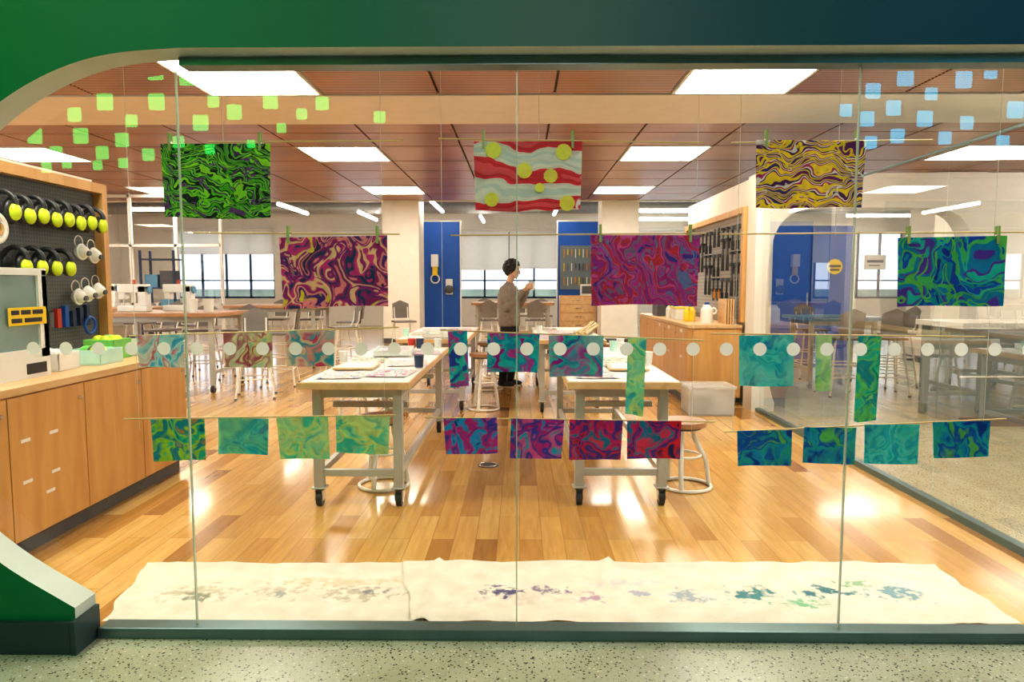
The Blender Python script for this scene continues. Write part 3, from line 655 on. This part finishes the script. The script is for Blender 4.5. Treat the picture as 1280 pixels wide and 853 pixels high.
for (x,y,r) in [(-3.4,8.75,.3),(-3.45,9.8,-1.4),(-5.5,10.5,0),(-4.9,10.5,.1),(-4.3,10.5,-.1),(-5.1,8.5,pi),(-6.9,12.4,0),(-6.3,12.35,.1),(-5.6,11.8,2.9),(-4.9,13.8,0),(-4.2,13.8,0),(-3.2,12.8,-1.5),
    (-.8,15.4,0),(.0,15.4,0),(.5,15.3,.1),(-.6,13.6,pi),(.3,13.6,pi),(4.2,9.0,pi),(4.8,9.05,3),(4.5,10.7,0),(5.3,9.8,-1.5),(-2.9,11.2,-1),(-2.2,13,0.4),(-7.5,9.4,.5)]:
    tallchair(x,y,r)
def sewing(x,y,z):
    b=MB(); b.box(x-.2,x+.2,y-.09,y+.09,z,z+.08,M_wplast); b.box(x+.08,x+.2,y-.07,y+.07,z+.08,z+.36,M_wplast); b.box(x-.2,x+.2,y-.07,y+.07,z+.26,z+.38,M_wplast); b.box(x-.19,x-.1,y-.06,y+.06,z+.17,z+.26,M_wplast); b.cyl((x+.2,y,z+.3),(x+.23,y,z+.3),.05,M_lblue); b.cyl((x-.15,y,z+.08),(x-.15,y,z+.17),.006,M_chrome); b.cyl((x,y,z+.38),(x,y,z+.44),.02,M_red)
    return b.build('sewing_machine',bevel=.012)
sewing(-5.35,9.5,1.07); sewing(-4.85,9.75,1.07); sewing(-6.9,11.4,1.07)
def tub(x,y,z):
    b=MB(); b.cyl((x,y,z),(x,y,z+.16),.06,M_wplast,r2=.07); b.cyl((x,y,z+.16),(x,y,z+.18),.074,M_wht); b.build('paint_tub')
tub(-4.4,9.2,1.07); tub(-4.25,9.35,1.07)
b=MB()
for x in [-12.6+i*1.0 for i in range(7)]: b.box(x-.03,x+.03,15.2,15.27,0,3.44,M_wht)
for z in (.05,1.0,2.3,3.38): b.box(-12.6,-6.6,15.2,15.27,z-.03,z+.03,M_wht)
b.add([(-12.6,15.235,0.03),(-6.6,15.235,0.03),(-6.6,15.235,3.4),(-12.6,15.235,3.4)],[(0,1,2,3)],M_glass2)
b.build('glass_office_partition')
b=MB()
for x in (-7.9,-7.2):
    for y in (14.3,14.7): b.box(x-.02,x+.02,y-.02,y+.02,0,2.15,M_navy)
for k in range(4):
    z=.15+k*.6; b.box(-7.9,-7.2,14.3,14.7,z,z+.03,M_navy)
    if k<3:
        for i in range(2): b.box(-7.85+i*.32,-7.58+i*.32,14.35,14.65,z+.03,z+.3+.08*(i%2),[M_dgrey,M_wplast,M_lblue][(i+k)%3])
b.build('storage_rack')
b=MB(); b.box(1.05,2.0,18,18.6,0,1.15,M_maple)
for k in range(5): b.box(1.07,1.98,17.98,18,.05+k*.22,.05+k*.22+.2,M_maple2); b.box(1.45,1.6,17.96,17.98,.15+k*.22,.17+k*.22,M_chrome)
b.build('drawer_cabinet')
b=MB(); b.box(1.15,2.25,19.93,19.97,1.3,2.55,M_pegx)
for i in range(9):
    for k in range(3):
        x=1.25+i*.11; z=2.45-k*.4; b.box(x,x+.025,19.9,19.93,z-.25*(.6+.4*random.random()),z,random.choice([M_dgrey,M_orange,M_wplast,M_yel,M_black]))
b.build('tool_pegboard')
b=MB(); b.box(1.6,1.95,18.1,18.4,1.15,1.45,M_wplast); b.box(1.62,1.93,18.09,18.1,1.2,1.4,M_dgrey); b.build('bench_printer')
b=MB(); b.box(4.5,8,7.0,7.75,0,1.0,pmat('grey_laminate',(.20,.25,.24),.4)); b.box(4.45,8.05,6.95,7.79,1.0,1.06,M_wht); b.box(4.48,8,6.99,7.0,.0,.1,M_dgrey); b.box(4.47,8,6.985,7,.5,.52,M_wht); b.build('reception_counter',bevel=.006)

# ---------------------------------------------------------------- hanging display
YP=3.0
def dowel(x0,z0,x1,z1,y=YP):
    b=MB(); b.cyl((x0,y,z0),(x1,y,z1),.0035,M_dowel,n=8); b.build('bamboo_dowel')
bays=[(-1.78,-.52),(-.42,.84),(.86,2.12)]
for a,c in bays:
    b=MB()
    for x in (a+.08,a+.5,c-.08): b.cyl((x,YP+.012,.80 if x!=a+.5 else 1.66),(x,YP+.012,3.44),.0011,M_string,n=6)
    b.build('hanging_strings')
D=[(-1.72,1.222,-.53,1.262),(-.35,1.25,.80,1.205),(.83,1.235,2.02,1.222),
   (-1.76,.852,-.55,.872),(-.42,.862,.86,.845),(.90,.80,2.13,.862),
   (-1.34,2.058,-.5,2.062),(-.35,2.07,.78,2.05),(.9,2.05,1.75,2.06),
   (-1.42,1.672,-.52,1.665),(-.3,1.66,.80,1.668),(.86,1.665,2.16,1.672)]
for d in D: dowel(*d)
def hangsheet(name,x,zt,zb,w,mat,seed=0,pins=True,skew=0,y=YP,extra=None):
    b=MB(); nx,nz=14,12; vs=[];fs=[]; h=zt-zb
    for t in (0,1):
        for j in range(nz+1):
            for i in range(nx+1):
                u=i/nx-.5; v=j/nz
                px=u*w*(1-.03*v)+skew*v*.3
                pz=h/2-v*h*(1+.015*math.sin(u*5+seed))+skew*u*w
                py=.006*noise.noise((u*3+seed,v*2,seed))*(.3+v)+.004*math.sin(u*9+seed)*v+t*.0012
                vs.append((px,py,pz))
    n=(nx+1)*(nz+1)
    for j in range(nz):
        for i in range(nx):
            a=j*(nx+1)+i; fs.append((a,a+1,a+nx+2,a+nx+1)); fs.append((a+n,a+nx+1+n,a+nx+2+n,a+1+n))
    b.add(vs,fs,mat,True)
    if pins:
        for s in (-1,1):
            px=s*w*.41
            b.box(px-.005,px+.005,-.012,-.004,h/2-.03,h/2+.045,M_pin); b.box(px-.005,px+.005,.004,.012,h/2-.03,h/2+.045,M_pin); b.box(px-.006,px+.006,-.006,.006,h/2+.0,h/2+.008,M_chrome)
    if extra: extra(b,w,h)
    return b.build(name,(x,y-.008,(zt+zb)/2))
K=(.012,.012,.015)
P1=marble('marbling_green_black',[K,(.10,.52,.02),(.02,.07,.01),(.32,.82,.04),(.12,.03,.18),(.16,.66,.02),K,(.40,.8,.05)],12,1,wave='D',stretch=(.7,1,1.5),wd=4.5,dist=.06,det=1.7,over=[(.63,.02,(.20,.06,.26)),(.40,.012,(.35,.8,.05))])
P2=marble('marbling_red_grey',[(.80,.82,.76),(.66,.76,.72),(.84,.86,.78),(.78,.78,.70),(.82,.04,.07),(.70,.04,.06),(.82,.12,.14)],3.8,5,wave=True,stretch=(.5,1,1.25),wd=2.5,dist=.1,det=3,over=[(.64,.015,(.84,.85,.78))])
P3=marble('marbling_yellow_maroon',[(.22,.03,.20),(.92,.72,.03),(.12,.02,.14),(.88,.84,.76),(.50,.05,.20),(.95,.75,.05),(.08,.05,.24)],10.5,3,wave=True,stretch=(.6,1,1.1),wd=5,dist=.07,det=1.6,over=[(.64,.015,(.88,.84,.78)),(.37,.015,(.95,.78,.04))])
P4=marble('marbling_pink_purple',[(.07,.03,.14),(.95,.36,.38),(.44,.03,.24),(.03,.07,.2),(.74,.06,.34),(.95,.68,.42),(.48,.03,.26),(.95,.38,.42),(.14,.04,.28),(.92,.74,.06)],6.5,4,dist=.15,dt=1.0,det=1.5,over=[(.63,.02,(.95,.78,.10)),(.36,.015,(.36,.03,.28))])
P5=marble('marbling_purple',[(.09,.06,.42),(.62,.06,.44),(.36,.20,.38),(.54,.03,.30),(.74,.14,.44),(.70,.06,.10),(.42,.04,.38)],9,9,wave='D',wd=5,dist=.12,stretch=(1.3,1,.7),det=1.8,over=[(.63,.018,(.68,.05,.10)),(.37,.018,(.22,.28,.55))])
P6=marble('marbling_blue_green',[(.01,.04,.38),(.0,.36,.42),(.01,.10,.55),(.10,.60,.18),(.0,.30,.52),(.14,.06,.46),(.01,.60,.48)],6.5,6,dist=.15,dt=1.0,det=1.5,over=[(.63,.02,(.03,.62,.5)),(.37,.015,(.16,.62,.12))])
spotm=pmat('yellow_ink',(.92,.92,.12),.6,var=.05,scale=60,trans=.3)
def spots(b,w,h):
    for (x,z,r) in [(-.147,.108,.034),(.152,.10,.034),(-.015,.022,.033),(.097,.0,.03),(-.155,-.10,.03),(.168,-.115,.033),(.05,-.05,.02)]:
        vs=[(x+r*math.cos(2*pi*i/20)*(1+.06*math.sin(3*i)),-.0085,z+r*math.sin(2*pi*i/20)) for i in range(20)]
        b.add(vs,[tuple(range(20))],spotm)
hangsheet('marbled_paper_print',-1.307,2.05,1.735,.473,P1,1)
hangsheet('marbled_paper_print',.033,2.056,1.765,.463,P2,2,extra=spots)
hangsheet('marbled_paper_print',1.235,2.058,1.775,.466,P3,3,skew=-.01)
hangsheet('marbled_paper_print',-.809,1.655,1.35,.47,P4,4,skew=.02)
hangsheet('marbled_paper_print',.538,1.66,1.358,.47,P5,5)
hangsheet('marbled_paper_print',1.85,1.652,1.355,.463,P6,6,skew=.02)
pals={
 'pale':[(.10,.60,.80),(.85,.85,.80),(.85,.30,.36),(.6,.88,.88),(.12,.58,.78),(.85,.82,.75)],
 'cream':[(.85,.82,.60),(.40,.7,.55),(.85,.80,.45),(.6,.15,.22),(.85,.82,.60),(.5,.75,.55)],
 'pinkteal':[(.10,.6,.7),(.78,.12,.28),(.85,.70,.52),(.08,.5,.62),(.85,.38,.36)],
 'tealp':[(.45,.02,.36),(.02,.62,.62),(.0,.40,.60),(.65,.08,.46),(.03,.68,.60),(.05,.10,.52)],
 'turq':[(.03,.66,.66),(.15,.78,.72),(.02,.55,.66),(.10,.72,.68),(.02,.36,.62)],
 'sea':[(.02,.45,.25),(.05,.68,.55),(.25,.75,.25),(.02,.45,.5),(.4,.8,.3)],
 'jungle':[(.0,.20,.36),(.03,.62,.46),(.55,.80,.08),(.02,.4,.5),(.75,.35,.08),(.03,.55,.62)],
 'mint':[(.40,.82,.48),(.12,.72,.56),(.75,.86,.36),(.40,.84,.52),(.08,.6,.62)],
 'bluepink':[(.03,.04,.28),(.02,.45,.78),(.68,.04,.36),(.10,.08,.52),(.82,.16,.46),(.02,.52,.66)],
 'red':[(.05,.03,.2),(.85,.03,.06),(.12,.06,.42),(.78,.04,.2),(.02,.3,.5),(.82,.08,.2)],
 'blue':[(.0,.08,.42),(.0,.38,.66),(.02,.55,.48),(.0,.18,.6),(.18,.65,.2)]}
W1=(.84,.88,.82); W2=(.72,.86,.50); W3=(.35,.80,.72)
FA=[(-1.582,1.228,1.085,.21,'pale',W1),(-1.194,1.236,1.085,.217,'cream',(.82,.82,.64)),(-.92,1.246,1.09,.213,'pinkteal',(.84,.72,.62)),(-.273,1.245,1.0,.084,'tealp',None),(-.028,1.235,1.065,.228,'tealp',None),(.245,1.226,1.045,.24,'tealp',W3),(.511,1.217,.875,.08,'mint',W3),
    (1.071,1.228,1.005,.238,'turq',W3),(1.32,1.228,.985,.07,'sea',W2),(1.519,1.225,.85,.10,'sea',None),
    (-1.519,.852,.665,.24,'jungle',None),(-1.225,.858,.695,.225,'turq',(.5,.82,.45)),(-.963,.862,.675,.23,'mint',W2),(-.694,.868,.70,.24,'mint',W2),(-.219,.86,.70,.237,'bluepink',None),(.078,.856,.68,.235,'bluepink',None),(.336,.853,.675,.235,'red',None),(.591,.85,.68,.24,'red',None),
    (1.076,.808,.65,.24,'blue',None),(1.363,.822,.66,.227,'blue',(.08,.62,.5)),(1.632,.836,.66,.24,'turq',(.1,.65,.55)),(1.933,.85,.69,.25,'blue',None)]
for i,(x,zt,zb,w,p,wash) in enumerate(FA):
    m=marble('marbling_%s_%d'%(p,i),pals[p],9,20+i,trans=.45,dist=.1,dt=.9,det=1.8,soft=True,wash=wash)
    hangsheet('marbled_fabric_swatch',x,zt,zb,w,m,i,pins=False,skew=random.uniform(-.03,.03),y=YP+.003)

# ---------------------------------------------------------------- person
def fuse(b,name,vox,mat,parent,it=6):
    o=b.build(name+'_t'); r=o.modifiers.new('r','REMESH'); r.mode='VOXEL'; r.voxel_size=vox
    s=o.modifiers.new('s','SMOOTH'); s.factor=.6; s.iterations=it
    dg=bpy.context.evaluated_depsgraph_get(); dg.update()
    m2=bpy.data.meshes.new_from_object(o.evaluated_get(dg)); m2.name=name; bpy.data.objects.remove(o)
    m2.materials.clear(); m2.materials.append(mat)
    for p in m2.polygons: p.material_index=0; p.use_smooth=True
    o2=bpy.data.objects.new(name,m2); COL.objects.link(o2); o2.parent=parent; return o2
def limb(b,P,R,mat):
    b.tube(P,R,mat,n=14)
    for p,r in zip(P,R): b.ell(p,(r,r,r),mat,14,8)
E=bpy.data.objects.new('standing_woman',None); COL.objects.link(E)
b=MB(); SY=Matrix.Diagonal((1,1.36,1,1))
b.tube([(0,0,.86),(0,0,.93),(-.005,0,1.05),(-.012,0,1.18),(-.015,0,1.30),(-.01,0,1.38),(.0,0,1.44),(.012,0,1.48)],[.145,.150,.146,.146,.145,.125,.078,.052],M_sweat,n=24,M=SY)
for s in (-1,1):
    limb(b,[(-.01,.10*s,1.385),(-.01,.17*s,1.365),(.015,.215*s,1.24),(.05,.225*s,1.13),(.14,.16*s,1.235),(.225,.09*s,1.345)],[.068,.076,.066,.060,.054,.044],M_sweat)
fuse(b,'sweater',.012,M_sweat,E,8)
b=MB(); b.ell((0,0,.90),(.128,.175,.12),M_pants)
for s,pp in ((1,[(0,.088,.86),(.02,.095,.66),(.03,.095,.48),(-.0,.1,.28),(-.03,.10,.07)]),(-1,[(0,-.088,.86),(-.01,-.09,.66),(-.02,-.09,.48),(-.05,-.095,.28),(-.07,-.10,.07)])):
    limb(b,pp,[.1,.085,.068,.064,.056],M_pants)
fuse(b,'trousers',.012,M_pants,E,6)
for s,nm in ((1,'hand_left'),(-1,'hand_right')):
    b=MB()
    limb(b,[(.20,.105*s,1.32),(.25,.078*s,1.372),(.268,.066*s,1.395)],[.031,.027,.025],M_skin)
    b.ell((.290,.057*s,1.415),(.034,.017,.042),M_skin)
    for k in range(4):
        z=1.392+.0185*k; L_=(.82,.96,1,.9)[k]
        limb(b,[(.305,.056*s,z),(.335,.05*s,z+.003),(.335+.024*L_,.033*s,z+.006),(.335+.022*L_,.012*s,z+.007)],[.0095,.0088,.008,.007],M_skin)
    limb(b,[(.285,.05*s,1.43),(.292,.038*s,1.452),(.305,.026*s,1.468)],[.012,.010,.0085],M_skin)
    fuse(b,nm,.0035,M_skin,E,3)
b=MB(); b.cyl((.332,0,1.37),(.332,0,1.485),.034,M_wplast,r2=.041,n=20); b.ring((.332,0,1.485),.041,.004,M_wplast); b.build('cup',parent=E)
HM=Matrix.Translation((.055,0,1.645))@Matrix.Rotation(math.radians(12),4,'Y')
b=MB()
b.ell((-.005,0,.02),(.096,.076,.10),M_skin,M=HM); b.ell((.028,0,-.045),(.062,.056,.068),M_skin,M=HM); b.ell((.062,0,-.092),(.022,.026,.02),M_skin,M=HM)
b.tube([(.088,0,.018),(.103,0,-.008),(.112,0,-.026)],[.008,.011,.014],M_skin,M=HM); b.ell((.10,0,-.03),(.014,.018,.011),M_skin,M=HM)
b.ell((.084,0,-.058),(.012,.024,.008),M_skin,M=HM); b.ell((.082,0,-.070),(.012,.022,.008),M_skin,M=HM)
for s in (-1,1): b.ell((-.005,.078*s,-.012),(.018,.009,.030),M_skin,M=HM)
limb(b,[(0,0,1.42),(.01,0,1.50),(.035,0,1.58)],[.056,.05,.052],M_skin)
fuse(b,'head',.005,M_skin,E,3)
b=MB()
for s in (-1,1):
    b.ell((.079,.032*s,.006),(.011,.013,.008),M_wht,10,6,M=HM); b.ell((.088,.032*s,.006),(.004,.006,.006),M_black,8,6,M=HM)
    b.ell((.082,.034*s,.028),(.010,.018,.004),M_hair,8,5,M=HM)
b.ell((.089,0,-.064),(.008,.020,.006),M_lip,10,6,M=HM)
b.build('face_features',parent=E)
b=MB()
b.ell((-.028,0,.035),(.106,.094,.112),M_hair,24,16,M=HM)
b.ell((-.06,0,-.03),(.062,.076,.07),M_hair,16,12,M=HM)
for i in range(260):
    th=math.acos(random.uniform(-.55,1)); ph=random.uniform(0,2*pi)
    d=Vector((math.sin(th)*math.cos(ph),math.sin(th)*math.sin(ph),math.cos(th)))
    if d.x>.35 and d.z<.45: continue
    c=Vector((-.03,0,.03))+Vector((.112*d.x,.10*d.y,.112*d.z)); r=random.uniform(.014,.024)
    b.ell(c,(r,r,r),M_hair,8,6,M=HM)
fuse(b,'hair',.0055,M_hair,E,1)
b=MB()
for (x,y) in ((-.03,.10),(-.07,-.10)):
    b.ell((x+.055,y,.045),(.135,.046,.042),M_black,16,8); b.ell((x-.01,y,.07),(.06,.048,.05),M_black,16,8)
fuse(b,'shoes_upper',.008,M_black,E,2)
b=MB()
for (x,y) in ((-.03,.10),(-.07,-.10)):
    b.tube([(x+.055,y,0),(x+.055,y,.02)],[.1,.1],M_wht,n=24,M=Matrix.Translation((x+.055,y,0))@Matrix.Diagonal((1.36,.46,1,1))@Matrix.Translation((-x-.055,-y,0)))
b.build('shoe_soles',parent=E)
E.location=(-.15,9.7,0); E.rotation_euler=(0,0,-.35)

# ---------------------------------------------------------------- corridor feature lights (reflected in glass)
MG=emat('green_light_tile',(.0,1,.16),11); MC=emat('cyan_light_tile',(.0,.6,1),11)
def tiles(name,pts,m):
    b=MB()
    for (x,z,w) in pts:
        w*=.8
        vs=[]
        for k in range(20):
            a=2*pi*k/20; c_,s_=math.cos(a),math.sin(a)
            q=.25; vs.append((x+w/2*math.copysign(abs(c_)**q,c_),-1.286,z+w/2*math.copysign(abs(s_)**q,s_)))
        b.box(x-w/2-.01,x+w/2+.01,-1.3,-1.29,z-w/2-.01,z+w/2+.01,M_dgrey); b.add(vs,[tuple(range(20))],m)
    return b.build(name)
tiles('green_wall_light_tiles',[(-3.5,3.48,.2),(-3.2,3.42,.18),(-4.0,3.2,.2),(-3.5,3.2,.2),(-4.3,3.08,.17),(-3.08,3.0,.19),(-2.75,3.1,.18),(-2.4,3.2,.18),(-1.9,3.18,.16),(-1.35,3.05,.14),(-4.7,2.88,.19),(-4.5,2.72,.16),(-4.25,2.88,.19),(-4.05,2.72,.16),(-3.85,2.84,.17),(-3.6,2.7,.15),(-4.6,2.58,.13),(-3.3,2.82,.14),(-4.1,2.6,.12),(-2.3,2.95,.12),(-4.85,3.1,.12),(-2.6,2.8,.1),(-4.4,2.62,.12),(-3.85,2.62,.12),(-3.0,2.75,.12),(-3.75,3.02,.15),(-4.85,2.7,.14),(-2.95,3.2,.14),(-2.1,3.08,.13)],MG)
tiles('cyan_wall_light_tiles',[(4.2,3.38,.2),(4.45,3.45,.16),(3.65,3.4,.2),(3.35,3.28,.18),(3.9,3.25,.15),(3.55,3.12,.18),(3.1,3.1,.15),(3.85,3.02,.19),(3.3,3.02,.18),(4.25,2.98,.16),(3.6,2.86,.17),(3.35,2.8,.15),(4.05,2.84,.16),(4.7,3.1,.2),(4.6,2.8,.16)],MC)

# ---------------------------------------------------------------- lights
def area(name,loc,rot,size,power,col,sy=None):
    l=bpy.data.lights.new(name,'AREA'); l.energy=power; l.color=col; l.size=size
    if sy: l.shape='RECTANGLE'; l.size_y=sy
    o=bpy.data.objects.new(name,l); COL.objects.link(o); o.location=loc; o.rotation_euler=[math.radians(a) for a in rot]; return o
area('corridor_downlight_left',(-2.5,.4,3.6),(20,0,0),.5,20,(.6,1,.55))
area('corridor_downlight_right',(2.8,.4,3.6),(20,0,0),.5,9,(.5,.8,1))
area('corridor_added_fill_mid',(.2,-.5,3.6),(38,0,0),.6,55,(1,.95,.84))  # unseen neutral fill lamp added to brighten the print fronts

w=bpy.data.worlds.new('World'); S.world=w; w.use_nodes=True
nt=w.node_tree; bg=nt.nodes['Background']; bg.inputs[0].default_value=(.82,.90,1,1); bg.inputs[1].default_value=2.2

cam=bpy.data.cameras.new('Camera'); co=bpy.data.objects.new('Camera',cam); COL.objects.link(co)
cam.sensor_width=36; cam.lens=860/1280*36; cam.clip_start=.05
co.location=(0,0,1.45); co.rotation_euler=(math.radians(90-4.73),0,math.radians(.67))
S.camera=co
S.view_settings.view_transform='Standard'
try: S.view_settings.look='Medium High Contrast'
except Exception: S.view_settings.look='None'
S.view_settings.exposure=.08
